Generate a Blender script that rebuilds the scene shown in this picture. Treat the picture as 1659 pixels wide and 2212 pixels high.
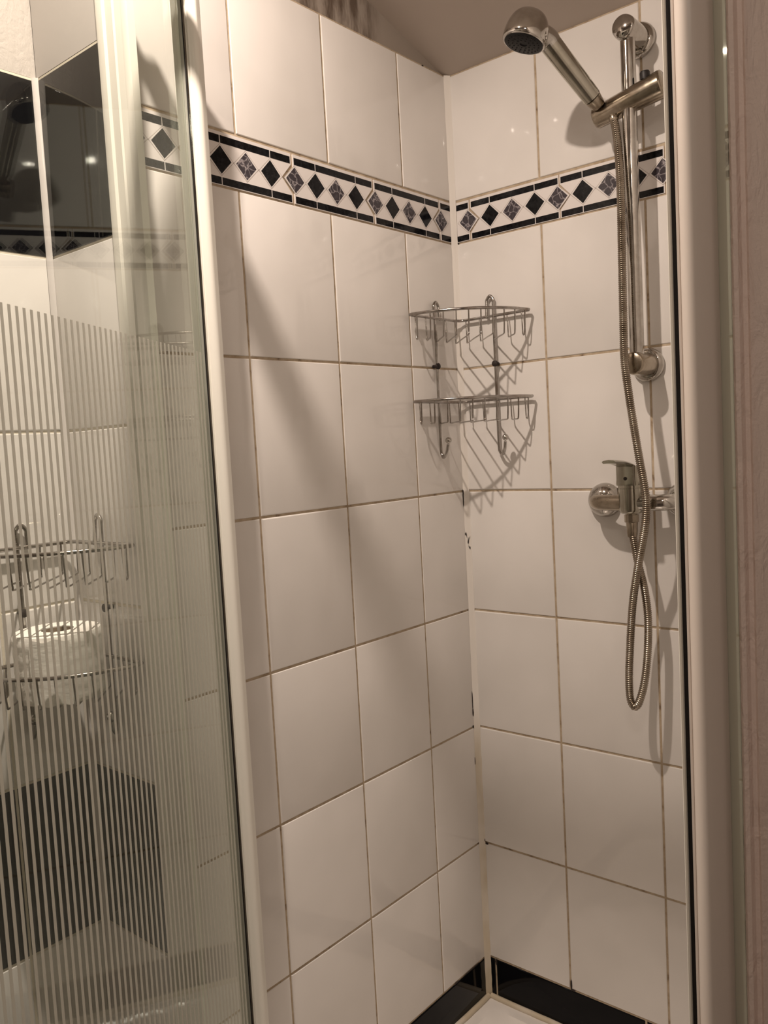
import bpy, bmesh, math, random
from mathutils import Vector, Matrix
random.seed(7)
S = bpy.context.scene
for o in list(bpy.data.objects):
    bpy.data.objects.remove(o)
COL = S.collection

# ---------------------------------------------------------------- camera, world, light, exposure
# World frame: the shower corner is the z axis; back wall y=0, tap wall x=0, z=0 under the border tiles.
cam = bpy.data.cameras.new('camera')
cam.sensor_fit = 'HORIZONTAL'; cam.sensor_width = 36.0
cam.lens = 1826.09 * 36.0 / 1659.0
cam.clip_start = 0.02
camo = bpy.data.objects.new('camera', cam); COL.objects.link(camo)
def setcam(r, d, f, p):
    m = Matrix(((r[0], -d[0], -f[0], p[0]), (r[1], -d[1], -f[1], p[1]), (r[2], -d[2], -f[2], p[2]), (0, 0, 0, 1)))
    camo.matrix_world = m
setcam((0.644556, -0.762639, -0.054122), (-0.094295, -0.009047, -0.995503), (0.758720, 0.646761, -0.077745), (-1.446428, -1.006814, -0.400155))
S.camera = camo

S.view_settings.view_transform = 'Standard'
S.view_settings.look = 'None'
S.view_settings.gamma = 1.0
S.view_settings.use_curve_mapping = False
S.view_settings.exposure = 0.0
LAMP_W = 15.0
BEAM_W = 42.0
LAMP_COL = (1.0, 0.84, 0.715)
LAMP_POS = Vector((-0.955, -0.283, 0.603))
FILL_W = 4.2  # added soft fill light for the bathroom side
FILL_COL = (1.0, 0.87, 0.73)
FILL_POS = Vector((-1.75, -1.15, 0.560))
W = bpy.data.worlds.new('world'); S.world = W; W.use_nodes = True
W.node_tree.nodes['Background'].inputs[0].default_value = (1.0, 0.86, 0.74, 1)
W.node_tree.nodes['Background'].inputs[1].default_value = 0.0

# ---------------------------------------------------------------- materials
class NT:
    def __init__(s, name):
        s.m = bpy.data.materials.new(name); s.m.use_nodes = True
        s.t = s.m.node_tree; s.n = s.t.nodes; s.l = s.t.links
        s.p = s.n['Principled BSDF']; s.out = s.n['Material Output']
        s.tc = None
    def coord(s):
        if not s.tc: s.tc = s.n.new('ShaderNodeTexCoord')
        return s.tc.outputs['Object']
    def mapping(s, scale):
        mp = s.n.new('ShaderNodeMapping'); mp.inputs['Scale'].default_value = scale
        s.l.new(s.coord(), mp.inputs['Vector']); return mp.outputs[0]
    def noise(s, scale=5, detail=2, rough=.5, vec=None, dist=0):
        t = s.n.new('ShaderNodeTexNoise'); t.inputs['Scale'].default_value = scale
        t.inputs['Detail'].default_value = detail; t.inputs['Roughness'].default_value = rough
        t.inputs['Distortion'].default_value = dist
        s.l.new(vec if vec else s.coord(), t.inputs['Vector']); return t.outputs['Fac']
    def ramp(s, fac, stops):
        r = s.n.new('ShaderNodeValToRGB'); e = r.color_ramp.elements
        while len(e) < len(stops): e.new(.5)
        for i, (p, c) in enumerate(stops):
            e[i].position = p; e[i].color = (*c, 1) if len(c) == 3 else c
        s.l.new(fac, r.inputs[0]); return r.outputs[0]
    def mix(s, fac, a, b):
        m = s.n.new('ShaderNodeMix'); m.data_type = 'RGBA'
        for k, v in ((0, fac), (6, a), (7, b)):
            if isinstance(v, (int, float)): m.inputs[k].default_value = v
            elif isinstance(v, tuple): m.inputs[k].default_value = (*v, 1)
            else: s.l.new(v, m.inputs[k])
        return m.outputs[2]
    def math(s, op, a, b=None, clamp=False):
        m = s.n.new('ShaderNodeMath'); m.operation = op; m.use_clamp = clamp
        for k, v in ((0, a), (1, b)):
            if v is None: continue
            if isinstance(v, (int, float)): m.inputs[k].default_value = v
            else: s.l.new(v, m.inputs[k])
        return m.outputs[0]
    def sep(s):
        x = s.n.new('ShaderNodeSeparateXYZ'); s.l.new(s.coord(), x.inputs[0]); return x.outputs
    def bump(s, h, strength=.2, dist=.001):
        b = s.n.new('ShaderNodeBump'); b.inputs['Strength'].default_value = strength
        b.inputs['Distance'].default_value = dist
        s.l.new(h, b.inputs['Height']); s.l.new(b.outputs[0], s.p.inputs['Normal'])
    def set(s, col=None, rough=None, metal=None, spec=None):
        P = s.p.inputs
        if col is not None:
            if isinstance(col, tuple): P['Base Color'].default_value = (*col, 1)
            else: s.l.new(col, P['Base Color'])
        if rough is not None:
            if isinstance(rough, (int, float)): P['Roughness'].default_value = rough
            else: s.l.new(rough, P['Roughness'])
        if metal is not None: P['Metallic'].default_value = metal
        if spec is not None: P['Specular IOR Level'].default_value = spec
        return s

M = {}
t = NT('white_glazed_tile')
c = t.mix(t.ramp(t.noise(6, 2, .5), [(.35, (0, 0, 0)), (.7, (1, 1, 1))]), (.79, .760, .732), (.73, .702, .672))
t.set(c, .045, None, .4); t.bump(t.noise(1, 1.5, .5, t.mapping((16, 16, 5))), .22, .004); M['tile'] = t.m
t = NT('black_glazed_tile'); t.set((.005, .005, .006), .05, None, .14); t.bump(t.noise(9, 1), .12, .003); M['black'] = t.m
t = NT('beige_grout')
g = t.ramp(t.noise(45, 3, .6), [(.26, (.14, .09, .055)), (.40, (.40, .31, .21)), (.75, (.58, .48, .36))])
t.set(g, .85); t.bump(t.noise(400, 2), .4, .0005); M['grout'] = t.m
t = NT('cream_grout'); t.set((.72, .66, .55), .8); t.bump(t.noise(300, 3), .4, .001); M['cgrout'] = t.m
t = NT('white_border_glaze'); t.set((.74, .70, .68), .12); M['bwhite'] = t.m
t = NT('inlay_line'); t.set((.36, .31, .28), .3); M['line'] = t.m
t = NT('black_inlay')
t.set(t.ramp(t.noise(120, 3, .6), [(.4, (.003, .003, .004)), (.75, (.016, .016, .018))]), .10, None, .2); M['binlay'] = t.m
t = NT('grey_marble_inlay')
v = t.n.new('ShaderNodeTexVoronoi'); v.feature = 'DISTANCE_TO_EDGE'; v.inputs['Scale'].default_value = 70
nm = t.n.new('ShaderNodeTexNoise'); nm.inputs['Scale'].default_value = 60; t.l.new(t.coord(), nm.inputs[0])
ad = t.n.new('ShaderNodeVectorMath'); ad.operation = 'MULTIPLY_ADD'
t.l.new(nm.outputs['Color'], ad.inputs[0]); ad.inputs[1].default_value = (.02, .02, .02); t.l.new(t.coord(), ad.inputs[2])
t.l.new(ad.outputs[0], v.inputs['Vector'])
vein = t.ramp(v.outputs['Distance'], [(.0, (.36, .33, .34)), (.05, (.085, .075, .085)), (.16, (.045, .038, .045)), (.6, (.075, .066, .075))])
t.set(vein, .12, None, .3); M['marble'] = t.m
t = NT('stained_white_silicone')
z = t.sep()[2]
low = t.math('MULTIPLY', t.ramp(t.math('MULTIPLY_ADD', z, -1.4), [(.0, (0, 0, 0)), (1, (1, 1, 1))]), 1.0)
lo = t.n.new('ShaderNodeMapRange'); lo.inputs[1].default_value = -.95; lo.inputs[2].default_value = -1.1
t.l.new(z, lo.inputs[0])
stn = t.math('MULTIPLY', lo.outputs[0], t.ramp(t.noise(9, 3, .6, t.mapping((1, 1, .6))), [(.35, (.30, .30, .30)), (.62, (.8, .8, .8))]))
c = t.mix(stn, (.80, .76, .71), (.50, .41, .27))
mold = t.ramp(t.noise(14, 3, .7, t.mapping((3, 3, 1))), [(.69, (0, 0, 0)), (.72, (1, 1, 1))])
c = t.mix(mold, c, (.03, .022, .018))
t.set(c, .35); M['silicone'] = t.m
t = NT('tray_acrylic'); t.set((.76, .72, .68), .18); t.bump(t.noise(14, 2), .35, .01); M['tray'] = t.m
t = NT('rough_painted_plaster')
t.set((.50, .46, .43), .75)
h = t.math('ADD', t.noise(1, 4, .6, t.mapping((60, 60, 24)), 1.2), t.math('MULTIPLY', t.noise(150, 3, .6), .35))
t.bump(h, .55, .004); M['plaster'] = t.m
t = NT('pink_plaster')
t.set((.84, .70, .64), .7)
h = t.math('ADD', t.noise(1, 3, .6, t.mapping((55, 55, 20)), 1.2), t.math('MULTIPLY', t.noise(420, 2, .6), .15))
t.bump(h, .6, .005); M['pplaster'] = t.m
t = NT('mouldy_ceiling_paint')
xyz = t.sep()
reach = t.n.new('ShaderNodeMapRange'); reach.inputs[1].default_value = -.19; reach.inputs[2].default_value = -.24
t.l.new(xyz[0], reach.inputs[0])
spots = t.ramp(t.noise(1, 4, .65, t.mapping((38, 38, 9))), [(.40, (0, 0, 0)), (.62, (1, 1, 1))])
c = t.mix(t.math('MULTIPLY', reach.outputs[0], spots), (.30, .255, .215), (.10, .07, .05))
t.set(c, .8); M['mould'] = t.m
t = NT('ceiling_paint'); t.set(t.ramp(t.noise(3, 3), [(.3, (.50, .43, .38)), (.8, (.60, .53, .47))]), .8); M['ceil'] = t.m
t = NT('room_paint'); t.set((.30, .26, .23), .8); t.bump(t.noise(90, 3), .2, .002); M['room'] = t.m
t = NT('floor_tile')
bk = t.n.new('ShaderNodeTexBrick'); bk.offset = 0; bk.inputs['Scale'].default_value = 3
bk.inputs['Color1'].default_value = (.13, .11, .10, 1); bk.inputs['Color2'].default_value = (.15, .13, .11, 1)
bk.inputs['Mortar'].default_value = (.12, .10, .09, 1); bk.inputs['Mortar Size'].default_value = .01
t.l.new(t.coord(), bk.inputs[0]); t.set(bk.outputs[0], .4); M['floor'] = t.m
t = NT('white_enamel'); t.set((.83, .81, .74), .28); M['enamel'] = t.m
t = NT('cream_enamel'); t.set((.74, .66, .60), .35); M['cream'] = t.m
t = NT('black_rubber'); t.set((.008, .006, .006), .5); M['rubber'] = t.m
def chrome(name, a, b, r):
    t = NT(name)
    c = t.mix(t.ramp(t.noise(28, 4, .6), [(.42, (0, 0, 0)), (.68, (1, 1, 1))]), a, b)
    t.set(c, t.ramp(t.noise(60, 3), [(.3, (r, r, r)), (.8, (r * 2.2,) * 3)]), 1.0); return t.m
M['chrome'] = chrome('chrome', (.55, .53, .50), (.40, .37, .33), .06)
M['worn'] = chrome('limescaled_chrome', (.40, .35, .28), (.24, .195, .145), .15)
M['handle'] = chrome('handle_chrome', (.46, .44, .38), (.36, .34, .28), .10)
M['wire'] = chrome('wire_chrome', (.46, .44, .42), (.26, .22, .19), .12)
M['hose'] = chrome('hose_chrome', (.38, .33, .27), (.24, .195, .15), .18)
t = NT('rusty_black'); t.set((.02, .012, .01), .7); M['rust'] = t.m
t = NT('dark_spray_face'); t.set((.014, .014, .014), .5, None, .2); M['spray'] = t.m
t = NT('tissue_paper'); t.set((.88, .85, .80), .95)
t.bump(t.noise(1, 3, .6, t.mapping((60, 60, 110))), .35, .002); M['tissue'] = t.m
t = NT('cardboard'); t.set((.32, .24, .17), .9); M['card'] = t.m
# clear glass as thin architectural glass: straight transmission plus Fresnel reflection
t = NT('door_glass')
tr = t.n.new('ShaderNodeBsdfTransparent'); tr.inputs[0].default_value = (.955, .975, .955, 1)
gl = t.n.new('ShaderNodeBsdfGlossy'); gl.inputs['Roughness'].default_value = 0.0; gl.inputs[0].default_value = (.93, 1, .95, 1)
fr = t.n.new('ShaderNodeFresnel'); fr.inputs[0].default_value = 1.5
# both faces see the air-side Fresnel value
geo = t.n.new('ShaderNodeNewGeometry')
NI = 1.32
ior = t.math('ADD', t.math('MULTIPLY', geo.outputs['Backfacing'], (1 / NI) - NI), NI)
t.l.new(ior, fr.inputs[0])
mx = t.n.new('ShaderNodeMixShader'); t.l.new(fr.outputs[0], mx.inputs[0]); t.l.new(tr.outputs[0], mx.inputs[1]); t.l.new(gl.outputs[0], mx.inputs[2])
t.l.new(mx.outputs[0], t.out.inputs[0]); M['glass'] = t.m
t = NT('frosted_print')
df = t.n.new('ShaderNodeBsdfDiffuse'); df.inputs[0].default_value = (.86, .86, .79, 1)
tl = t.n.new('ShaderNodeBsdfTranslucent'); tl.inputs[0].default_value = (.62, .62, .56, 1)
m1 = t.n.new('ShaderNodeMixShader'); m1.inputs[0].default_value = .35; t.l.new(df.outputs[0], m1.inputs[1]); t.l.new(tl.outputs[0], m1.inputs[2])
tr = t.n.new('ShaderNodeBsdfTransparent')
m2 = t.n.new('ShaderNodeMixShader'); m2.inputs[0].default_value = .22; t.l.new(m1.outputs[0], m2.inputs[1]); t.l.new(tr.outputs[0], m2.inputs[2])
t.l.new(m2.outputs[0], t.out.inputs[0]); M['frost'] = t.m
t = NT('clear_seal_plastic')
df = t.n.new('ShaderNodeBsdfDiffuse'); df.inputs[0].default_value = (.66, .63, .54, 1)
tr = t.n.new('ShaderNodeBsdfTransparent'); tr.inputs[0].default_value = (.92, .96, .9, 1)
m2 = t.n.new('ShaderNodeMixShader'); m2.inputs[0].default_value = .45; t.l.new(df.outputs[0], m2.inputs[1]); t.l.new(tr.outputs[0], m2.inputs[2])
t.l.new(m2.outputs[0], t.out.inputs[0]); M['seal'] = t.m
t = NT('fill_lamp_glow'); t.p.inputs['Emission Color'].default_value = (*LAMP_COL, 1)
t.p.inputs['Emission Strength'].default_value = 4; M['fill_glow'] = t.m  # glowing shade of the added fill lamp

# ---------------------------------------------------------------- helpers
def mesh(name, verts, faces, mats, parent=None, midx=None, smooth=True, angle=35):
    me = bpy.data.meshes.new(name); me.from_pydata([tuple(v) for v in verts], [], faces)
    mats = mats if isinstance(mats, (list, tuple)) else [mats]
    for m in mats: me.materials.append(m)
    if midx:
        for p, i in zip(me.polygons, midx): p.material_index = i
    bm = bmesh.new(); bm.from_mesh(me); bm.normal_update()
    if smooth:
        for f in bm.faces: f.smooth = True
        for e in bm.edges:
            if len(e.link_faces) == 2 and e.calc_face_angle(0) > math.radians(angle): e.smooth = False
    bm.to_mesh(me); bm.free()
    o = bpy.data.objects.new(name, me); COL.objects.link(o)
    if parent: o.parent = parent
    return o
class G:
    """collects shapes that belong to ONE object"""
    def __init__(s): s.v = []; s.f = []; s.m = []
    def add(s, v, f, m=0):
        b = len(s.v); s.v += [Vector(x) for x in v]; s.f += [tuple(i + b for i in q) for q in f]; s.m += [m] * len(f)
    def box(s, a, b, m=0):
        x0, y0, z0 = a; x1, y1, z1 = b
        s.add([(x0, y0, z0), (x1, y0, z0), (x1, y1, z0), (x0, y1, z0), (x0, y0, z1), (x1, y0, z1), (x1, y1, z1), (x0, y1, z1)],
              [(0, 3, 2, 1), (4, 5, 6, 7), (0, 1, 5, 4), (1, 2, 6, 5), (2, 3, 7, 6), (3, 0, 4, 7)], m)
    def prism(s, poly, z0, z1, m=0):
        n = len(poly)
        ar = sum(poly[i][0] * poly[(i + 1) % n][1] - poly[(i + 1) % n][0] * poly[i][1] for i in range(n))
        if ar < 0: poly = poly[::-1]
        s.add([(x, y, z0) for x, y in poly] + [(x, y, z1) for x, y in poly],
              [tuple(range(n))[::-1], tuple(range(n, 2 * n))] + [(i, (i + 1) % n, (i + 1) % n + n, i + n) for i in range(n)], m)
    def tube(s, pts, r, seg=10, m=0, cap=True):
        pts = [Vector(p) for p in pts]; n = len(pts)
        rr = r if isinstance(r, (list, tuple)) else [r] * n
        T = [(pts[min(i + 1, n - 1)] - pts[max(i - 1, 0)]).normalized() for i in range(n)]
        up = Vector((0, 0, 1)) if abs(T[0].z) < .9 else Vector((1, 0, 0))
        N = (up - T[0] * up.dot(T[0])).normalized(); V = []
        for i in range(n):
            N = (N - T[i] * N.dot(T[i])).normalized(); B = T[i].cross(N)
            for k in range(seg):
                a = 2 * math.pi * k / seg; V.append(pts[i] + (N * math.cos(a) + B * math.sin(a)) * rr[i])
        F = [(i * seg + k, i * seg + (k + 1) % seg, (i + 1) * seg + (k + 1) % seg, (i + 1) * seg + k) for i in range(n - 1) for k in range(seg)]
        if cap: F += [tuple(range(seg))[::-1], tuple(range((n - 1) * seg, n * seg))]
        s.add(V, F, m)
    def lathe(s, base, axis, prof, seg=32, m=0):
        """prof = [(distance along axis, radius)]"""
        base = Vector(base); ax = Vector(axis).normalized()
        up = Vector((0, 0, 1)) if abs(ax.z) < .9 else Vector((1, 0, 0))
        N = (up - ax * up.dot(ax)).normalized(); B = ax.cross(N); V = []
        for d, r in prof:
            for k in range(seg):
                a = 2 * math.pi * k / seg; V.append(base + ax * d + (N * math.cos(a) + B * math.sin(a)) * max(r, 1e-5))
        n = len(prof)
        F = [(i * seg + k, i * seg + (k + 1) % seg, (i + 1) * seg + (k + 1) % seg, (i + 1) * seg + k) for i in range(n - 1) for k in range(seg)]
        F += [tuple(range(seg))[::-1], tuple(range((n - 1) * seg, n * seg))]
        s.add(V, F, m)
    def build(s, name, mats, parent=None, smooth=True, angle=35):
        return mesh(name, s.v, s.f, mats, parent, s.m, smooth, angle)
def bez(pts, n=8):
    """Catmull-Rom through the points"""
    P = [Vector(p) for p in pts]; P = [P[0] * 2 - P[1]] + P + [P[-1] * 2 - P[-2]]; out = []
    for i in range(1, len(P) - 2):
        for k in range(n):
            t = k / n; a, b, c, d = P[i - 1:i + 3]
            out.append(.5 * ((2 * b) + (c - a) * t + (2 * a - 5 * b + 4 * c - d) * t * t + (3 * b - a - 3 * c + d) * t ** 3))
    out.append(P[-2]); return out
def empty(name, loc, label, cat, group=None):
    o = bpy.data.objects.new(name, None); COL.objects.link(o); o.location = loc; o.empty_display_size = .05
    return tag(o, label, cat, group)
def tag(o, label, cat, group=None):
    o['label'] = label; o['category'] = cat
    if group: o['group'] = group
    return o
def struct(o, label=None, cat=None):
    o['kind'] = 'structure'
    if label: o['label'] = label
    if cat: o['category'] = cat
    return o
def rel(o, parent):
    """geometry was written in world space: keep it there under a parent placed elsewhere"""
    o.parent = parent; o.data.transform(Matrix.Translation(-parent.location)); return o

# ---------------------------------------------------------------- tiled walls
GR, WH, BL, BW, LN, BI, MB, PL = range(8)
WM = [M['grout'], M['tile'], M['black'], M['bwhite'], M['line'], M['binlay'], M['marble'], M['mould']]
def frame_fn(origin, u, n):
    o = Vector(origin); u = Vector(u); n = Vector(n)
    return lambda d, z, h=0.0: o + u * d + Vector((0, 0, z)) + n * h
def tile(g, F, d0, d1, z0, z1, m, gap=.0019, bev=.0022, hgt=.0022):
    a, b, c, e = d0 + gap, d1 - gap, z0 + gap, z1 - gap
    if b - a < .004 or e - c < .004: return
    dz = [random.uniform(-.0002, .0002) for _ in range(4)]
    ring = lambda i, h: [F(a + i, c + i, h + dz[0] * (h > -1e-4)), F(b - i, c + i, h + dz[1] * (h > -1e-4)), F(b - i, e - i, h + dz[2] * (h > -1e-4)), F(a + i, e - i, h + dz[3] * (h > -1e-4))]
    V = ring(0, -hgt) + ring(.0003, -.0011) + ring(bev * .5, -.0003) + ring(bev, 0)
    Fc = [(12, 13, 14, 15)]
    for k in range(3):
        for i in range(4): Fc.append((k * 4 + i, k * 4 + (i + 1) % 4, k * 4 + 4 + (i + 1) % 4, k * 4 + 4 + i))
    g.add(V, Fc, m)
def flat(g, F, pts, h, m):
    g.add([F(d, z, h) for d, z in pts], [tuple(range(len(pts)))], m)
def border(g, F, dj, zb=0.0, dmax=1.0, dmin=0.009, gd=.0016):
    """one 200 mm border tile starting at joint dj (distance from the corner)"""
    zc = zb + .0387; z0, z1 = zb + .0012, zb + .0795
    x0, x1 = dj + gd, dj + .2 - gd
    def cl(p): return [(min(max(d, dmin), dmax), z) for d, z in p]
    if x1 < dmin or x0 > dmax: return
    body = [(x0, z0), (x1, z0), (x1, zc - .0205), (dj + .2 + .0200, zc), (x1, zc + .0205), (x1, z1), (x0, z1), (x0, zc + .0235), (dj + .0232, zc), (x0, zc - .0235)]
    if dmin > dj + .03: body = [(dmin, z0)] + body[1:6] + [(dmin, z1)]
    if dmax < dj + .19: body = [(x0, z0), (dmax, z0), (dmax, z1), (x0, z1), (x0, zc + .0235), (dj + .0232, zc), (x0, zc - .0235)]
    if dmin > dj + .03 and dmax < dj + .19: return
    V = [F(d, z, -.002) for d, z in body] + [F(d, z, 0) for d, z in body]; n = len(body)
    g.add(V, [tuple(range(n, 2 * n))] + [(i, (i + 1) % n, (i + 1) % n + n, i + n) for i in range(n)], BW)
    for za, zbb in ((zb + .0022, zb + .0132), (zb + .0632, zb + .0745)):
        for a, b in ((x0 + .002, dj + .0463), (dj + .0479, dj + .1465), (dj + .1481, x1 - .002)):
            a, b = max(a, dmin), min(b, dmax)
            if b - a > .002: flat(g, F, [(a, za), (b, za), (b, zbb), (a, zbb)], .00015, BI)
    for k, (off, m) in enumerate(((.0472, BI), (.0975, MB), (.1473, BI), (.1955, MB))):
        c = dj + off
        for hw, hz, h, mm in ((.0252, .0238, .0001, LN), (.0242, .0228, .0002, BW), (.0203, .0208, .0003, m)):
            pts = [(c - hw, zc), (c, zc - hz), (c + hw, zc), (c, zc + hz)]
            if c + hw > dmax or c - hw < dmin:
                if c < dmin or c > dmax: continue
                q = []
                for d, z in pts:
                    if d < dmin:
                        s = (dmin - (c - hw)) / hw; q += [(dmin, zc + hz * s * (1 if len(q) else 1)), (dmin, zc - hz * s)]
                    elif d > dmax:
                        s = ((c + hw) - dmax) / hw; q += [(dmax, zc - hz * s), (dmax, zc + hz * s)]
                    else: q.append((d, z))
                pts = q
            flat(g, F, pts, h, mm)
    # thin lines from the diamond tips to the neighbours
    for c0, c1 in ((.0472, .0975), (.0975, .1473), (.1473, .1955)):
        mid = dj + (c0 + c1) / 2
        if dmin < mid < dmax: flat(g, F, [(mid - .0007, zc - .0012), (mid + .0007, zc - .0012), (mid + .0007, zc + .0012), (mid - .0007, zc + .0012)], .00012, LN)
def slab(g, F, d0, d1, z0, z1, m=GR, h=-.0018, thick=.03):
    V = [F(d0, z0, h), F(d1, z0, h), F(d1, z1, h), F(d0, z1, h), F(d0, z0, h - thick), F(d1, z0, h - thick), F(d1, z1, h - thick), F(d0, z1, h - thick)]
    g.add(V, [(0, 1, 2, 3), (7, 6, 5, 4), (0, 4, 5, 1), (1, 5, 6, 2), (2, 6, 7, 3), (3, 7, 4, 0)], m)

ROWS = [0.0, -.2525, -.502, -.7515, -1.0022, -1.2565, -1.5125]
ZT = .3285; ZTRAY = -1.602
def shower_wall(name, origin, u, n, cols, joints, dend):
    F = frame_fn(origin, u, n); g = G()
    slab(g, F, -.002, dend, -1.75, ZT + .0006)
    for a, b in zip(cols[:-1], cols[1:]):
        for zt, zb in zip(ROWS[:-1], ROWS[1:]): tile(g, F, a, b, zb, zt, WH)
        tile(g, F, a, b, .0825, ZT, WH)
    for dj in joints: border(g, F, dj, 0.0, dend - .002)
    for a, b in BASECUT[name]: tile(g, F, a, b, ZTRAY - .02, -1.5135, BL, .001)
    return g.build(name, WM, smooth=True, angle=20)
BASECUT = {'wall_back': [(.003, .30), (.30, .50), (.50, .70), (.70, .7795)], 'wall_right': [(.003, .0195), (.021, .356), (.358, .56), (.56, .795)]}
wb = struct(shower_wall('wall_back', (0, 0, 0), (-1, 0, 0), (0, -1, 0), [.002, .1586, .3613, .564, .7667, .7795], [-.154, .0462, .2476, .4492, .651], .7795))
wr = struct(shower_wall('wall_right', (0, 0, 0), (0, -1, 0), (-1, 0, 0), [.002, .1992, .4022, .605, .795], [-.1593, .0407, .2396, .4420, .644], .795))
# the painted, mouldy strip of wall over the back wall tiles, up to the sloping ceiling
g = G(); g.box((-.787, .006, ZT + .001), (0, .03, .72)); struct(g.build('trim_1', M['mould']))
# side wall of the shower (behind the right jamb) and its plastered outer face
g = G(); g.box((-.742, -.86, -1.75), (0, -.797, .72)); struct(g.build('wall_side', M['tile']))

# ---------------------------------------------------------------- niche walls beside the shower
NZ = [.152 - .2525 * k for k in range(8)]
def niche(name, origin, u, n, cols, dend, top):
    F = frame_fn(origin, u, n); g = G()
    slab(g, F, -.002, dend, -1.75, .1535)
    for a, b in zip(cols[:-1], cols[1:]):
        for k in range(7): tile(g, F, a, b, max(NZ[k + 1], -1.75), NZ[k], BL if k in (0, 4) else WH, .0018)
    return g, F
g, F = niche('wall_left', (-.787, .17, 0), (-1, 0, 0), (0, -1, 0), [.004, .1195, .322, .5245, .727, .93, 1.13, 1.33, 1.51], 1.513, .7)
g.box((-.787 - 1.513, .172, .154), (-.7850, .20, .72), PL)
WM2 = [M['cgrout']] + WM[1:-1] + [M['plaster']]
struct(g.build('wall_left', WM2, angle=20))
g, F = niche('wall_return', (-.787, .17, 0), (0, -1, 0), (-1, 0, 0), [.004, .1765], .1795, .7)
g.box((-.7855, -.010, .154), (-.76, .17, .72), PL)
g.box((-.785, .0305, -1.75), (-.742, .168, .16), PL)
t = NT('grey_white_panel'); t.set((.50, .47, .45), .25); M['panel'] = t.m
WM3 = [M['cgrout']] + WM[1:-1] + [M['panel']]
struct(g.build('wall_return', WM3, angle=20))
g = G(); g.prism([(-.7868, .1698), (-.7935, .1698), (-.7915, .1655), (-.7868, .1632)], -1.75, .153)
struct(g.build('trim_5', M['bwhite'], angle=60))
g = G(); rnd = random.Random(5)
pp = [Vector((-.7872, -.0060 + rnd.uniform(-.0006, .0006), -1.6 + 2.2 * i / 90)) for i in range(91)]
g.tube(pp, [.0052 + rnd.uniform(-.0006, .0006) for _ in pp], 8); struct(g.build('trim_6', M['bwhite'], angle=60))
# ---------------------------------------------------------------- outer bathroom
g = G(); g.box((-2.34, -2.3, -1.75), (-2.30, .2, .72)); struct(g.build('wall_far', M['room']))
g = G(); g.box((-2.3, -2.34, -1.75), (-.74, -2.3, .72)); struct(g.build('wall_front', M['room']))
g = G(); g.box((-2.34, -2.34, -1.79), (.03, .2, -1.75)); struct(g.build('floor', M['floor']))
# ceiling: slopes up from the tap wall, then runs flat over the bathroom
g = G(); xs = -.93; zs = .6085
def cz(x): return .3295 + (zs - .3295) * (x / xs)
g.add([(.03, -2.34, cz(.03)), (.03, .2, cz(.03)), (xs, .2, zs), (xs, -2.34, zs), (-2.34, .2, zs), (-2.34, -2.34, zs),
       (.03, -2.34, .76), (.03, .2, .76), (-2.34, .2, .76), (-2.34, -2.34, .76)],
      [(0, 1, 2, 3), (3, 2, 4, 5), (6, 9, 8, 7), (0, 6, 7, 1), (1, 7, 8, 4, 2), (4, 8, 9, 5), (5, 9, 6, 0, 3)])
struct(g.build('ceiling', M['ceil'], smooth=False))
# plastered outer face right of the door frame: rounded bead, groove, ridge, then rough plaster
prof = [(-.742, -.7905), (-.768, -.7905), (-.7745, -.7920), (-.7772, -.7945), (-.7760, -.7975), (-.7712, -.7990), (-.7705, -.8022), (-.7722, -.8034),
        (-.7735, -.8046), (-.7722, -.8060), (-.7705, -.8075), (-.7700, -.86), (-.7700, -2.3), (-.742, -2.3)]
g = G(); g.prism(prof, -1.75, .72); struct(g.build('wall_outer', M['pplaster'], angle=50))

# ---------------------------------------------------------------- silicone beads
g = G()
N = 150
rows = []
rnd = random.Random(3)
for i in range(N + 1):
    z = -1.602 + (ZT + 1.602) * i / N
    w1 = .0105 + rnd.uniform(-.0006, .0006) + (.0015 if z < -1.0 else 0); w2 = .0085 + rnd.uniform(-.0006, .0006)
    rows.append([(-w1, -.0001, z), (-w1 * .75, -.0022, z), (-.0048, -.0048, z), (-.0022, -w2 * .75, z), (-.0001, -w2, z), (0.0, 0.0, z)])
V = [p for r in rows for p in r]
Fc = [(i * 6 + k, i * 6 + (k + 1) % 6, (i + 1) * 6 + (k + 1) % 6, (i + 1) * 6 + k) for i in range(N) for k in range(6)]
g.add(V, [q[::-1] for q in Fc] + [tuple(range(6)), tuple(range(N * 6, N * 6 + 6))[::-1]])
struct(g.build('trim_2', M['silicone'], angle=60))
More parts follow.
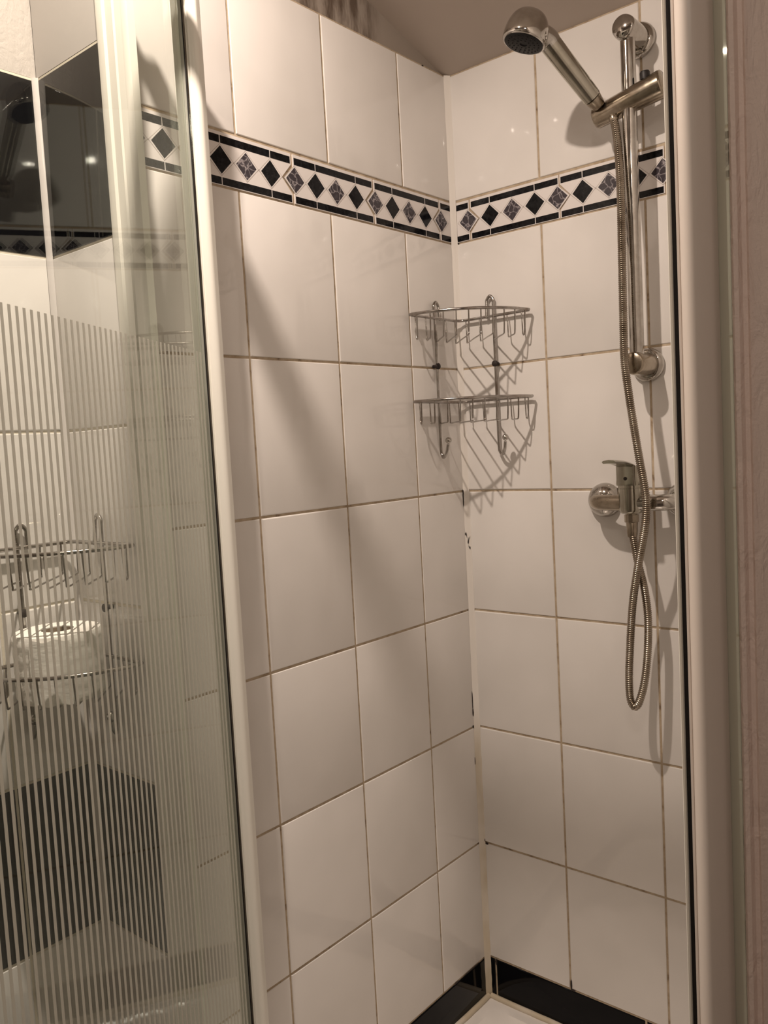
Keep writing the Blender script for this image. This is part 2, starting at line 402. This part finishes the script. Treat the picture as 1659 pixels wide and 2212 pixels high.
# black mould in the corner joints
g = G()
def blob(p, s):
    ico = [(math.sin(b) * math.cos(a), math.sin(b) * math.sin(a), math.cos(b)) for b in (0.01, .8, 1.57, 2.3, 3.13) for a in [k * math.pi / 4 for k in range(8)]]
    g.add([(p[0] + x * s[0] * rnd.uniform(.75, 1.2), p[1] + y * s[1] * rnd.uniform(.75, 1.2), p[2] + z * s[2]) for x, y, z in ico],
          [(r * 8 + k, r * 8 + (k + 1) % 8, (r + 1) * 8 + (k + 1) % 8, (r + 1) * 8 + k) for r in range(4) for k in range(8)] + [tuple(range(8)), tuple(range(32, 40))])
for p, s in (((-.0108, -.0003, -.517), (.0016, .0012, .019)), ((-.0100, -.0003, -.505), (.0022, .0012, .006)), ((-.0120, -.0004, -.945), (.0012, .0009, .022)), ((-.0118, -.0006, -.970), (.0020, .0012, .009)),
             ((-.0135, -.0003, -1.000), (.0022, .0012, .0030)), ((-.0004, -.0125, -1.258), (.0012, .0042, .0026)), ((-.0126, -.0003, -1.075), (.0009, .0008, .009)),
             ((-.0004, -.0105, -.0005), (.0010, .0022, .0016)), ((-.0792, -.0003, .327), (.003, .0012, .0012)), ((-.0006, -.0225, -1.519), (.0008, .0022, .008)), ((-.0004, -.2015, -1.503), (.0010, .0022, .013)),
             ((-.0004, -.2060, -1.512), (.0010, .0055, .0022)), ((-.060, -.0004, -1.512), (.030, .0012, .0012)), ((-.115, -.0004, -1.513), (.010, .0010, .0018))):
    blob(p, s)
struct(g.build('trim_3', M['rust']))
# beads along the tray
g = G()
ptsL = [Vector((-.787 + .78 * i / 40, -.003 + rnd.uniform(-.001, .001), ZTRAY + .002)) for i in range(41)]
g.tube(ptsL, .0065, 8); ptsR = [Vector((-.003 + rnd.uniform(-.001, .001), -.008 - .785 * i / 40, ZTRAY + .002)) for i in range(41)]
g.tube(ptsR, .0065, 8); struct(g.build('trim_4', M['silicone'], angle=60))

# ---------------------------------------------------------------- shower tray
tr_ = empty('shower_tray', (-.39, -.40, -1.75), 'white acrylic shower tray under the tiled corner', 'shower tray')
g = G(); n = 26; x0, x1, y0, y1 = -.785, -.003, -.794, -.003
V = []
for i in range(n + 1):
    for j in range(n + 1):
        x = x0 + (x1 - x0) * i / n; y = y0 + (y1 - y0) * j / n
        e = min(x - x0, x1 - x, y - y0, y1 - y); k = min(max((e - .035) / .03, 0), 1); k = k * k * (3 - 2 * k)
        r = math.hypot(x + .39, y + .4)
        V.append((x, y, ZTRAY - .028 * k - .008 * k * max(0, 1 - r / .4)))
g.add(V, [(i * (n + 1) + j, (i + 1) * (n + 1) + j, (i + 1) * (n + 1) + j + 1, i * (n + 1) + j + 1) for i in range(n) for j in range(n)])
g.box((x0, y0, -1.75), (x1, y0 + .004, ZTRAY - .0002)); g.box((x0, y0, -1.75), (x0 + .004, y1, ZTRAY - .0002))
g.box((x0, y1 - .004, -1.75), (x1, y1, ZTRAY - .0002)); g.box((x1 - .004, y0, -1.75), (x1, y1, ZTRAY - .0002))
rel(g.build('basin', M['tray'], angle=40), tr_)
g = G(); g.lathe((-.39, -.40, -1.640), (0, 0, 1), [(0, .045), (.002, .045), (.0035, .04), (.004, .01), (.004, 0)]); rel(g.build('drain_cover', M['chrome']), tr_)

# ---------------------------------------------------------------- door frame (fixed)
fr_ = empty('shower_door_frame', (-.78, -.40, -1.60), 'white profiled frame fixed around the shower opening, black seal on its right jamb', 'door frame')
g = G()  # left jamb: fluted flat face towards the bathroom
g.prism([(-.760, -.002), (-.7895, -.002), (-.7935, -.004), (-.7945, -.010), (-.7935, -.018), (-.7905, -.021), (-.7905, -.0385), (-.7935, -.0405), (-.7915, -.043), (-.7905, -.055), (-.7925, -.058), (-.7925, -.066),
         (-.7905, -.0695), (-.780, -.0695), (-.778, -.066), (-.778, -.03), (-.760, -.02)], -1.60, .262)
rel(g.build('left_jamb', M['enamel'], angle=30), fr_)
# right jamb
g = G()
cv = []
for i in range(15):
    a = i / 14; y = -.7555 - .0245 * a
    cv.append((-.780 - .0105 * math.sin(min(1, a / .98) * math.pi) ** .8 * (1 - .25 * a), y))
g.prism([(-.750, -.7515), (-.7765, -.7515), (-.7785, -.7525), (-.7785, -.7540), (-.7770, -.7548)] + cv + [(-.7745, -.7815), (-.750, -.7815)], -1.60, .262)
rel(g.build('right_jamb', M['cream'], angle=30), fr_)
g = G(); g.prism([(-.752, -.7466), (-.7725, -.7466), (-.7725, -.7514), (-.752, -.7514)], -1.60, .262); rel(g.build('black_seal', M['rubber']), fr_)
g = G(); g.prism([(-.752, -.7440), (-.7762, -.7444), (-.7770, -.7452), (-.7762, -.7464), (-.752, -.7465)], -1.60, .262); rel(g.build('seal_lip', M['enamel']), fr_)
g = G(); g.prism([(-.768, -.7817), (-.7712, -.7817), (-.7712, -.7903), (-.768, -.7903)], -1.60, .262); rel(g.build('clear_strip', M['seal']), fr_)
g = G(); g.prism([(-.784, -.0700), (-.762, -.0700), (-.762, -.7438), (-.784, -.7438)], .243, .262); rel(g.build('top_rail', M['enamel']), fr_)
g = G(); g.prism([(-.790, -.0700), (-.765, -.0700), (-.765, -.7438), (-.790, -.7438)], -1.60, -1.575); rel(g.build('threshold', M['enamel']), fr_)

# ---------------------------------------------------------------- glass door, swung open
TH = math.radians(29.71); E_ = Vector((math.cos(TH), math.sin(TH), 0)); NN = Vector((-math.sin(TH), math.cos(TH), 0)); D0 = .2843; S0 = -.667
def dp(s, n, z=0): return E_ * s + NN * (D0 + n) + Vector((0, 0, z))
S1 = S0 - .70; DZ0, DZ1 = -1.56, .238
dr = empty('shower_door', dp(S0, 0, DZ0), 'clear glass shower door with vertical frosted stripes and white stile, standing open', 'shower door')
def dprism(g, poly, z0, z1, m=0): g.prism([(dp(s, n).x, dp(s, n).y) for s, n in poly], z0, z1, m)
g = G(); dprism(g, [(S1, -.0025), (S0 + .004, -.0025), (S0 + .004, .0025), (S1, .0025)], DZ0 + .01, DZ1 - .01); rel(g.build('glass_pane', M['glass'], smooth=False), dr)
g = G()   # bead, step and rounded white body on the near side
arc = [(S0 + .0005 + .0085 * (1 - math.cos(a)), -.0125 - .0085 * math.sin(a)) for a in [i * math.pi / 2 / 8 for i in range(9)]]
dprism(g, [(S0 + .003, -.0026), (S0 + .0005, -.0040), (S0 + .0005, -.0068), (S0 + .002, -.0076), (S0 + .002, -.0092), (S0 - .0002, -.0100)] + arc + [(S0 + .020, -.0210), (S0 + .022, -.018), (S0 + .022, .010), (S0 + .020, .0120), (S0 - .0002, .0120), (S0 - .0002, .0026), (S0 + .003, .0026)], DZ0, DZ1)
rel(g.build('stile', M['enamel'], angle=25), dr)
g = G(); dprism(g, [(S0 - .0012, -.0026), (S0 + .0035, -.0026), (S0 + .0035, -.0040), (S0 - .0012, -.0040)], DZ0, DZ1); rel(g.build('gasket', M['rubber']), dr)
g = G(); dprism(g, [(S0 - .0006, -.0041), (S0 + .0025, -.0041), (S0 + .0025, -.0062), (S0 - .0006, -.0062)], DZ0, DZ1); rel(g.build('chrome_strip', M['chrome']), dr)
for nm_, za, zb_ in (('top_rail', DZ1 - .022, DZ1), ('bottom_rail', DZ0, DZ0 + .024)):
    g = G(); dprism(g, [(S1, -.011), (S0 - .0015, -.011), (S0 - .0015, .011), (S1, .011)], za, zb_); rel(g.build(nm_, M['enamel']), dr)
g = G(); dprism(g, [(S1 - .02, -.014), (S1 + .004, -.014), (S1 + .004, .014), (S1 - .02, .014)], DZ0, DZ1); rel(g.build('handle_stile', M['enamel']), dr)
g = G(); PITCH = .01085; s = -1.0931 * E_.x + -.294 * E_.y; s -= PITCH * 40
while s < S0 - .006:
    if s > S1 + .008:
        dprism(g, [(s - .0021, -.0027), (s + .0021, -.0027), (s + .0021, -.00252), (s - .0021, -.00252)], DZ0 + .03, -.263)
    s += PITCH
rel(g.build('frosted_stripes', M['frost'], smooth=False), dr)

# ---------------------------------------------------------------- wire corner caddies
def caddy(cx, cy, ztop, R=.165, label=''):
    """corner at (cx,cy); rims at ztop-.039 and ztop-.201; runs to -x and -y"""
    root = empty('corner_caddy', (cx, cy, ztop - .32), label, 'shower caddy', None)
    o = .011
    for zr, drop in ((ztop - .037, .046), (ztop - .200, .042)):
        g = G(); pts = []
        for i in range(33):
            a = math.pi / 2 * i / 32
            pts.append((-o - R * math.cos(a), -o - R * math.sin(a), zr))
        A = pts[0]; B = pts[-1]
        path = [(-o - R * .5, -o, zr)] + [(-o - R + .010, -o, zr), (-o - R + .003, -o - .001, zr), (-o - R, -o - .006, zr)] + pts[2:-2] + [(-o - .006, -o - R, zr), (-o - .001, -o - R + .003, zr), (-o, -o - R + .010, zr), (-o, -o - R * .5, zr), (-o, -o - .014, zr), (-o - .004, -o - .004, zr), (-o - .014, -o, zr), (-o - R * .5, -o, zr)]
        g.tube([Vector(p) + Vector((cx, cy, 0)) for p in path], .0029, 10)
        rim = g.build('basket_rim', M['wire'], angle=60); rel(rim, root)
        for k in range(10):
            tpos = (k - 4.5) * .0228 / math.sqrt(2)      # along the anti-diagonal
            # back point on the straight wires
            bx, by = (-o, -o)
            if tpos < 0: b = Vector((bx + 2 * tpos, by, 0))
            else: b = Vector((bx, by - 2 * tpos, 0))
            # front point on arc: b + L*(-1,-1)
            lo, hi = 0, .3
            for _ in range(40):
                mid = (lo + hi) / 2; p = b + Vector((-1, -1, 0)) * mid
                if math.hypot(p.x + o, p.y + o) < R: lo = mid
                else: hi = mid
            f_ = b + Vector((-1, -1, 0)) * lo
            if lo < .006: continue
            q = min(.014, lo * .4); inn = Vector((-1, -1, 0))
            z0, zb = zr - .001, zr - drop
            P = [b + Vector((0, 0, z0)), b + inn * .002 + Vector((0, 0, (z0 + zb) / 2)), b + inn * .003 + Vector((0, 0, zb + .005)), b + inn * (.006) + Vector((0, 0, zb)),
                 b + inn * (lo * .5) + Vector((0, 0, zb)), f_ - inn * .008 + Vector((0, 0, zb)), f_ - inn * .0045 + Vector((0, 0, zb + .005)), f_ - inn * .002 + Vector((0, 0, (z0 + zb) / 2)), f_ + Vector((0, 0, z0))]
            g = G(); g.tube([p + Vector((cx, cy, 0)) for p in bez(P, 4)], .0014, 7)
            w = g.build('basket_wire', M['wire'], angle=60); w.parent = rim; w.data.transform(Matrix.Translation(-root.location))
    for side in (0, 1):
        # s = distance from the corner along the wall; mapped to x (back wall) or y (side wall)
        def W(sv, outv, z, sh=0):
            return Vector((cx - sv, cy - outv - sh, z)) if side == 0 else Vector((cx - outv - sh, cy - sv, z))
        sp = .092; dz = -.008 if side == 0 else 0; kx = .010 if side == 0 else .032
        pth = [W(sp - .0155, .011, ztop - .040), W(sp - .0155, .0085, ztop - .012 + dz), W(sp - .0150, .0080, ztop - .004 + dz), W(sp - .0077, .0080, ztop + .003 + dz), W(sp - .0004, .0080, ztop - .004 + dz), W(sp, .0085, ztop - .012 + dz),
               W(sp, .0095, ztop - .05), W(sp, .0095, ztop - .13), W(sp, .0095, ztop - .21), W(sp, .0095, ztop - .290), W(sp + kx * .1, .012, ztop - .303), W(sp + kx * .4, .018, ztop - .309), W(sp + kx * .75, .028, ztop - .300), W(sp + kx * .95, .034, ztop - .284)]
        g = G(); g.tube(bez(pth, 6), .0030, 10)
        g2 = g.build('hanger', M['wire'], angle=60); rel(g2, root)
        g = G(); c = W(sp + kx, .036, ztop - .276); g.lathe(c - Vector((0, 0, .0065)), (0, 0, 1), [(.0065 - .0065 * math.cos(a), .0065 * math.sin(a)) for a in [math.pi * i / 12 for i in range(13)]], 16)
        b_ = g.build('hook_ball', M['chrome']); b_.parent = g2; b_.data.transform(Matrix.Translation(-root.location))
        g = G(); c = W(sp, .0, ztop - .130); ax = Vector((0, -1, 0)) if side == 0 else Vector((-1, 0, 0))
        g.lathe(c, ax, [(0, .0035), (.009, .0035), (.010, .0062), (.014, .0060), (.0155, .0035), (.016, 0)], 14)
        b_ = g.build('screw_cap', M['rust']); b_.parent = g2; b_.data.transform(Matrix.Translation(-root.location))
        b_['label'] = 'rusty black screw cap'
    return root
def copy_tree(o, parent=None):
    c = o.copy(); COL.objects.link(c)
    if parent: c.parent = parent; c.matrix_parent_inverse = o.matrix_parent_inverse.copy()
    for ch in list(o.children): copy_tree(ch, c)
    return c
rk = caddy(0, 0, -.120, .165, 'empty two-tier chrome wire caddy hung in the white tiled shower corner')
rk2 = copy_tree(rk); rk2.location = rk.location + Vector((-.787, .17, -.359))
rk2['label'] = 'two-tier wire caddy behind the striped glass, holding a toilet roll'
for o in (rk, rk2): o['group'] = 'two-tier wire corner caddies'

# ---------------------------------------------------------------- toilet roll
rx, ry, rzt, rzb, rr_ = -.866, .092, -.628, -.7195, .0590
tp = empty('toilet_roll', (rx, ry, rzb), 'white toilet roll standing upright in the lower basket behind the striped glass', 'toilet roll')
g = G(); rnd = random.Random(11); seg = 72; nz = 16; V = []
for i in range(nz + 1):
    for k in range(seg):
        a = 2 * math.pi * k / seg; z = rzb + (rzt - rzb) * i / nz
        wv = .0004 * math.sin(i * 1.9 + 1.3 * math.sin(a * 2)) + rnd.uniform(-.0005, .0005)
        r = rr_ + wv - (.0022 if i in (0, nz) else 0)
        V.append((rx + r * math.cos(a), ry + r * math.sin(a), z))
Fc = [(i * seg + k, i * seg + (k + 1) % seg, (i + 1) * seg + (k + 1) % seg, (i + 1) * seg + k) for i in range(nz) for k in range(seg)]
# top and bottom annuli and bore
b0 = len(V)
for z in (rzt + .0006, rzb):
    for r in (.045, .0215):
        for k in range(seg):
            a = 2 * math.pi * k / seg; V.append((rx + r * math.cos(a), ry + r * math.sin(a), z))
def ringf(a, b, flip=False):
    q = [(a + k, a + (k + 1) % seg, b + (k + 1) % seg, b + k) for k in range(seg)]
    return [x[::-1] for x in q] if flip else q
Fc += ringf(nz * seg, b0) + ringf(b0, b0 + seg) + ringf(b0 + seg, b0 + 3 * seg) + ringf(b0 + 2 * seg, 0) + ringf(b0 + 3 * seg, b0 + 2 * seg)
g.add(V, Fc); rel(g.build('paper', M['tissue'], angle=50), tp)
g = G(); g.tube([(rx, ry, rzb + .0005), (rx, ry, rzt - .0008)], .0214, 40, cap=False); g.tube([(rx, ry, rzt - .0008), (rx, ry, rzb + .0005)], .0204, 40, cap=False)
rel(g.build('cardboard_core', M['card']), tp)
g = G()  # loose hanging end of the outer sheet
V = []
for i in range(9):
    for k in range(10):
        a = math.radians(205 + 5.5 * k); z = rzt - .004 - (.0865) * i / 8
        r = rr_ + .0016 + .0016 * math.sin(k * .9 + i * .5)
        V.append((rx + r * math.cos(a), ry + r * math.sin(a), z + .002 * math.sin(k * 1.3)))
g.add(V, [(i * 10 + k, i * 10 + k + 1, (i + 1) * 10 + k + 1, (i + 1) * 10 + k) for i in range(8) for k in range(9)])
rel(g.build('loose_sheet', M['tissue']), tp)

# ---------------------------------------------------------------- riser rail with slider
PX, PY = -.056, -.404
ra = empty('shower_riser_rail', (0, PY, -.284), 'chrome vertical riser rail on two round wall brackets', 'shower rail')
g = G(); g.tube([(PX, PY, -.293), (PX, PY, .255)], .0122, 28); rel(g.build('pole', M['chrome']), ra)
for zz in (.261, -.284):
    g = G(); g.lathe((-.0004, PY + .003, zz), (-1, 0, 0), [(0, .028), (.004, .0295), (.008, .0285), (.012, .0255), (.0135, .022), (.0135, .0)], 40)
    fl = rel(g.build('wall_flange', M['chrome'], angle=50), ra)
    g = G(); g.lathe((-.013, PY, zz), (-1, 0, 0), [(0, .0195), (.055, .0195), (.0605, .0185), (.0625, .016), (.063, 0)], 36)
    k_ = g.build('bracket', M['chrome'] if zz > 0 else M['worn'], angle=50); k_.parent = fl; k_.data.transform(Matrix.Translation(-ra.location))
sa, sb = Vector((-.055, -.347, .1375)), Vector((-.055, -.456, .1575))
ax = (sb - sa).normalized(); Ls = (sb - sa).length
g = G(); g.lathe(sa - ax * .006, ax, [(0, .012), (.001, .0160), (.004, .0178), (Ls * .75, .0205), (Ls + .009, .0222), (Ls + .012, .0218), (Ls + .0135, .0195), (Ls + .0138, 0)], 40)
sl = rel(g.build('slider', M['worn'], angle=50), ra)
g = G(); kb = sa + ax * .088 + Vector((-.004, 0, .0190)); g.lathe(kb, (-.12, 0, 1), [(0, .0082), (.010, .0082), (.0125, .0068), (.013, 0)], 20)
k_ = g.build('slider_button', M['rubber']); k_.parent = sl; k_.data.transform(Matrix.Translation(-ra.location)); k_['label'] = 'small black slider button'

# ---------------------------------------------------------------- hand shower
#HEADLINE#
HB = Vector((-0.0750, -0.3568, 0.1505)); HT = Vector((-0.1630, -0.3188, 0.2358)); FC = Vector((-0.2050, -0.2968, 0.2324))
hs = empty('hand_shower', HB, 'chrome hand shower with dark spray face resting in the slider', 'shower head')
hax = (HT - HB).normalized(); HL = (HT - HB).length
g = G(); g.lathe(HB + hax * .014, hax, [(0, .0135), (.001, .0152), (HL * .5, .0165), (HL - .012, .0172), (HL - .011, .012)], 32); rel(g.build('handle', M['handle'], angle=50), hs)
g = G(); g.lathe(HB - hax * .004, hax, [(0, .0105), (.003, .0118), (.016, .0140), (.0172, .0140), (.018, .0125)], 28); rel(g.build('collar', M['worn'], angle=50), hs)
#FACE#
fn = Vector((-.20, .23, -.95)).normalized()
R_ = .0355
prof = [(-.004, .030), (-.004, .0335), (-.0020, R_), (.004, R_ + .0003)]
for i in range(1, 21):
    a = math.pi / 2 * i / 20; prof.append((.004 + .043 * math.sin(a), (R_ + .0003) * math.cos(a) ** .62 if i < 20 else .0004))
HC = FC - fn * .018
g = G(); g.lathe(FC, -fn, prof, 44); rel(g.build('head_dome', M['chrome'], angle=50), hs)
g = G()
side = (hax - fn * hax.dot(fn)).normalized()
inner = FC - fn * .022
NP = bez([HT - hax * .004, HT + hax * .006, HT.lerp(inner, .55), inner], 6)
g.tube(NP, [.0172 + .0012 * min(1, i / 8) - (.004 * max(0, i - 14) / 4) for i in range(len(NP))], 28)
rel(g.build('neck', M['chrome'], angle=50), hs)
g = G(); g.lathe(FC + fn * .0034, fn, [(0, .031), (.0012, .0315), (.0020, .0305), (.0022, .006), (.0010, .0055), (.0010, 0)], 40)
u_ = fn.orthogonal().normalized(); v_ = fn.cross(u_)
for rr, nn in ((.011, 10), (.018, 16), (.025, 22)):
    for k in range(nn):
        a = 2 * math.pi * k / nn; g.lathe(FC + fn * .0050 + (u_ * math.cos(a) + v_ * math.sin(a)) * rr, fn, [(0, .0011), (.0012, .0009), (.0013, 0)], 7)
fp = rel(g.build('spray_face', M['spray'], angle=50), hs); fp['label'] = 'dark grey nozzle face'

# ---------------------------------------------------------------- mixer tap
MY, MZ, MX = -.387, -.521, -.060
mx_ = empty('mixer_tap', (0, MY, MZ), 'chrome bar mixer tap with curved lever on two round wall flanges', 'tap')
for yy in (-.311, -.458):
    g = G(); prof = [(.027 * math.sin(a), .0318 * math.cos(a) ** .85) for a in [math.pi / 2 * i / 14 for i in range(14)]] + [(.027, .0005)]
    g.lathe((-.0004, yy, MZ), (-1, 0, 0), prof, 44); fl = rel(g.build('wall_flange', M['chrome'], angle=60), mx_)
    sgn = -1 if yy > MY else 1
    g = G(); g.tube(bez([(-.018, yy, MZ), (-.034, yy + sgn * .001, MZ), (-.045, yy + sgn * .006, MZ), (-.053, yy + sgn * .016, MZ), (-.057, yy + sgn * .032, MZ), (MX, MY - sgn * .012, MZ)], 6), .0140, 26)
    rel(g.build('arm', M['chrome'] if yy < MY else M['worn'], angle=60), mx_)
g = G(); g.lathe((MX, MY, MZ - .0185), (0, 0, 1), [(0, .012), (.0005, .0165), (.003, .0195), (.008, .0205), (.0435, .0208), (.0438, .0200), (.0448, .0200), (.0452, .0210), (.0500, .0210), (.0505, .0195), (.051, .0)], 40)
rel(g.build('body', M['handle'], angle=50), mx_)
g = G()  # lever: square-ish cartridge cover carrying a long curved blade
z0 = MZ + .031
def rrect(cx, cy, hx, hy, r, n=5):
    P = []
    for sx, sy, a0 in ((1, 1, 0), (-1, 1, 90), (-1, -1, 180), (1, -1, 270)):
        for i in range(n):
            a = math.radians(a0 + 90 * i / (n - 1)); P.append((cx + sx * (hx - r) + r * math.cos(a), cy + sy * (hy - r) + r * math.sin(a)))
    return P
pts = [(MX + .0215, z0 + .002), (MX + .0185, z0 + .013), (MX + .007, z0 + .0245), (MX - .014, z0 + .034), (MX - .042, z0 + .0405), (MX - .066, z0 + .0432), (MX - .083, z0 + .0438)]
cp = bez([(x, 0, z) for x, z in pts], 5); nb = len(cp)
def blade_z(x):
    for a, b in zip(cp[:-1], cp[1:]):
        if b.x <= x <= a.x: return a.z + (b.z - a.z) * (x - a.x) / (b.x - a.x - 1e-9) - .0015
    return z0 + .022
A = rrect(MX - .001, MY, .0195, .0195, .008); nA = len(A)
lv = [(z0, 1.0), (z0 + .003, 1.02), (z0 + .010, 1.0)]
V = [(MX + (x - MX) * s_, MY + (y - MY) * s_, z) for z, s_ in lv for x, y in A] + [(x, y, blade_z(x)) for x, y in A]
g.add(V, [(j * nA + i, j * nA + (i + 1) % nA, (j + 1) * nA + (i + 1) % nA, (j + 1) * nA + i) for j in range(3) for i in range(nA)] + [tuple(range(nA))[::-1], tuple(range(3 * nA, 4 * nA))])
# blade: a swept strip rising from the back of the cover and reaching out over the room
V = []
for i, p in enumerate(cp):
    tt = i / (nb - 1); hw = .0195 - .0075 * tt; th = .0048 - .0016 * tt
    for yy, zz in ((-hw, -th * .1), (-hw * .8, th * .55), (0, th), (hw * .8, th * .55), (hw, -th * .1), (hw * .8, -th), (0, -th * .8), (-hw * .8, -th)):
        V.append((p.x, MY + yy, p.z + zz))
g.add(V, [(i * 8 + k, i * 8 + (k + 1) % 8, (i + 1) * 8 + (k + 1) % 8, (i + 1) * 8 + k) for i in range(nb - 1) for k in range(8)] + [tuple(range(8))[::-1], tuple(range((nb - 1) * 8, nb * 8))])
rel(g.build('lever', M['handle'], angle=40), mx_)
g = G(); g.lathe((MX - .0205, MY, z0 + .012), (-1, 0, 0), [(0, .0032), (.0012, .0030), (.0014, 0)], 16); b_ = g.build('screw_plug', M['rust']); b_.parent = mx_; b_.data.transform(Matrix.Translation(-mx_.location))
g = G(); g.lathe((MX, MY, MZ - .034), (0, 0, 1), [(0, .0112), (.001, .0122), (.0135, .0126), (.014, .010), (.018, .010)], 12); rel(g.build('outlet_nut', M['worn'], angle=25), mx_)

# ---------------------------------------------------------------- shower hose
HOSE = [(-0.0620, -0.3787, 0.1235), (-0.0660, -0.3839, 0.1008), (-0.0720, -0.3900, 0.0566), (-0.0780, -0.3939, -0.0055), (-0.0840, -0.3957, -0.0821), (-0.0880, -0.3965, -0.1583), (-0.0920, -0.3976, -0.2272), (-0.0960, -0.3993, -0.2810), (-0.0980, -0.4057, -0.3352), (-0.0990, -0.4132, -0.3894), (-0.0990, -0.4211, -0.4435), (-0.0990, -0.4278, -0.4860), (-0.0980, -0.4304, -0.5169), (-0.0940, -0.4260, -0.5522), (-0.0900, -0.4184, -0.5841), (-0.0830, -0.4058, -0.6291), (-0.0780, -0.3945, -0.6787), (-0.0750, -0.3875, -0.7244), (-0.0740, -0.3829, -0.7742), (-0.0740, -0.3795, -0.8241), (-0.0750, -0.3804, -0.8609), (-0.0770, -0.3860, -0.8744), (-0.0790, -0.3928, -0.8753), (-0.0780, -0.3994, -0.8638), (-0.0720, -0.4052, -0.8374), (-0.0660, -0.4088, -0.8015), (-0.0630, -0.4114, -0.7570), (-0.0630, -0.4119, -0.7123), (-0.0660, -0.4080, -0.6652), (-0.0690, -0.4006, -0.6266), (-0.0670, -0.3933, -0.5917), (-0.0630, -0.3889, -0.5722), (-0.0600, -0.3873, -0.5548)]
hz = empty('shower_hose', (-.07, -.39, -.88), 'ribbed chrome shower hose looping down from the slider to the mixer outlet', 'shower hose')
path = bez(HOSE, 10)
# resample evenly at quarter-rib spacing
rib = .0034; acc = [0]
for a, b in zip(path[:-1], path[1:]): acc.append(acc[-1] + (b - a).length)
Lh = acc[-1]; nst = int(Lh / (rib / 4)); pts = []; rads = []; j = 0
for i in range(nst + 1):
    d = Lh * i / nst
    while j < len(acc) - 2 and acc[j + 1] < d: j += 1
    tt = (d - acc[j]) / max(acc[j + 1] - acc[j], 1e-9); pts.append(path[j].lerp(path[j + 1], min(tt, 1)))
    rads.append((.0070, .0071, .0064, .0058)[i % 4])
g = G(); g.tube(pts, rads, 14); rel(g.build('ribbed_sleeve', M['hose'], angle=80), hz)
g = G(); a = path[0]; dirv = (path[2] - path[0]).normalized(); g.lathe(a - dirv * .006, dirv, [(0, .0080), (.002, .0082), (.008, .0080), (.010, .0070)], 20); rel(g.build('end_cone', M['worn'], angle=50), hz)
g = G(); a = path[-1]; dirv = (path[-4] - path[-1]).normalized(); g.lathe(a, dirv, [(0, .0098), (.002, .0102), (.022, .0088), (.026, .0076)], 20); rel(g.build('end_cone', M['worn'], angle=50), hz)

# ---------------------------------------------------------------- ceiling lamp (just above the opening, out of frame)
lp = empty('ceiling_light', LAMP_POS, 'small recessed ceiling spotlight above the shower opening', 'ceiling light')
g = G(); g.lathe(LAMP_POS + Vector((0, 0, .0055)), (0, 0, -1), [(0, .044), (.003, .044), (.0045, .040), (.0045, .028), (.001, .026), (.001, 0)], 40); rel(g.build('bezel', M['enamel']), lp)
ld = bpy.data.lights.new('bulb', 'AREA'); ld.shape = 'DISK'; ld.size = .036; ld.energy = LAMP_W; ld.color = LAMP_COL
lo_ = bpy.data.objects.new('bulb', ld); COL.objects.link(lo_); lo_.parent = lp; lo_.location = (0, 0, 0)
sd = bpy.data.lights.new('reflector_beam', 'SPOT'); sd.spot_size = math.radians(64); sd.spot_blend = 1.0
sd.energy = BEAM_W; sd.color = LAMP_COL; sd.shadow_soft_size = .018      # the reflector of the same spotlight, aimed straight down
sb_ = bpy.data.objects.new('reflector_beam', sd); COL.objects.link(sb_); sb_.parent = lp; sb_.location = (0, 0, 0)

# added fill light, unseen: invented opal ceiling lamp that brightens the jamb and niche
fill_lp = empty('ceiling_light', FILL_POS, 'added unseen fill lamp, round and opal, over the middle of the bathroom', 'ceiling light')
g = G(); g.lathe(FILL_POS + Vector((0, 0, .048)), (0, 0, -1), [(0, .150), (.020, .150), (.022, .142), (.022, 0)], 48); rel(g.build('base', M['enamel']), fill_lp)
g = G(); g.lathe(FILL_POS + Vector((0, 0, .026)), (0, 0, -1), [(0, .140), (.010, .138), (.018, .125), (.022, .1), (.024, 0)], 48); rel(g.build('fill_lamp_shade', M['fill_glow']), fill_lp)
ld = bpy.data.lights.new('bulb', 'AREA'); ld.shape = 'DISK'; ld.size = .26; ld.energy = FILL_W; ld.color = FILL_COL
fill_lo = bpy.data.objects.new('bulb', ld); COL.objects.link(fill_lo); fill_lo.parent = fill_lp; fill_lo.location = (0, 0, 0)
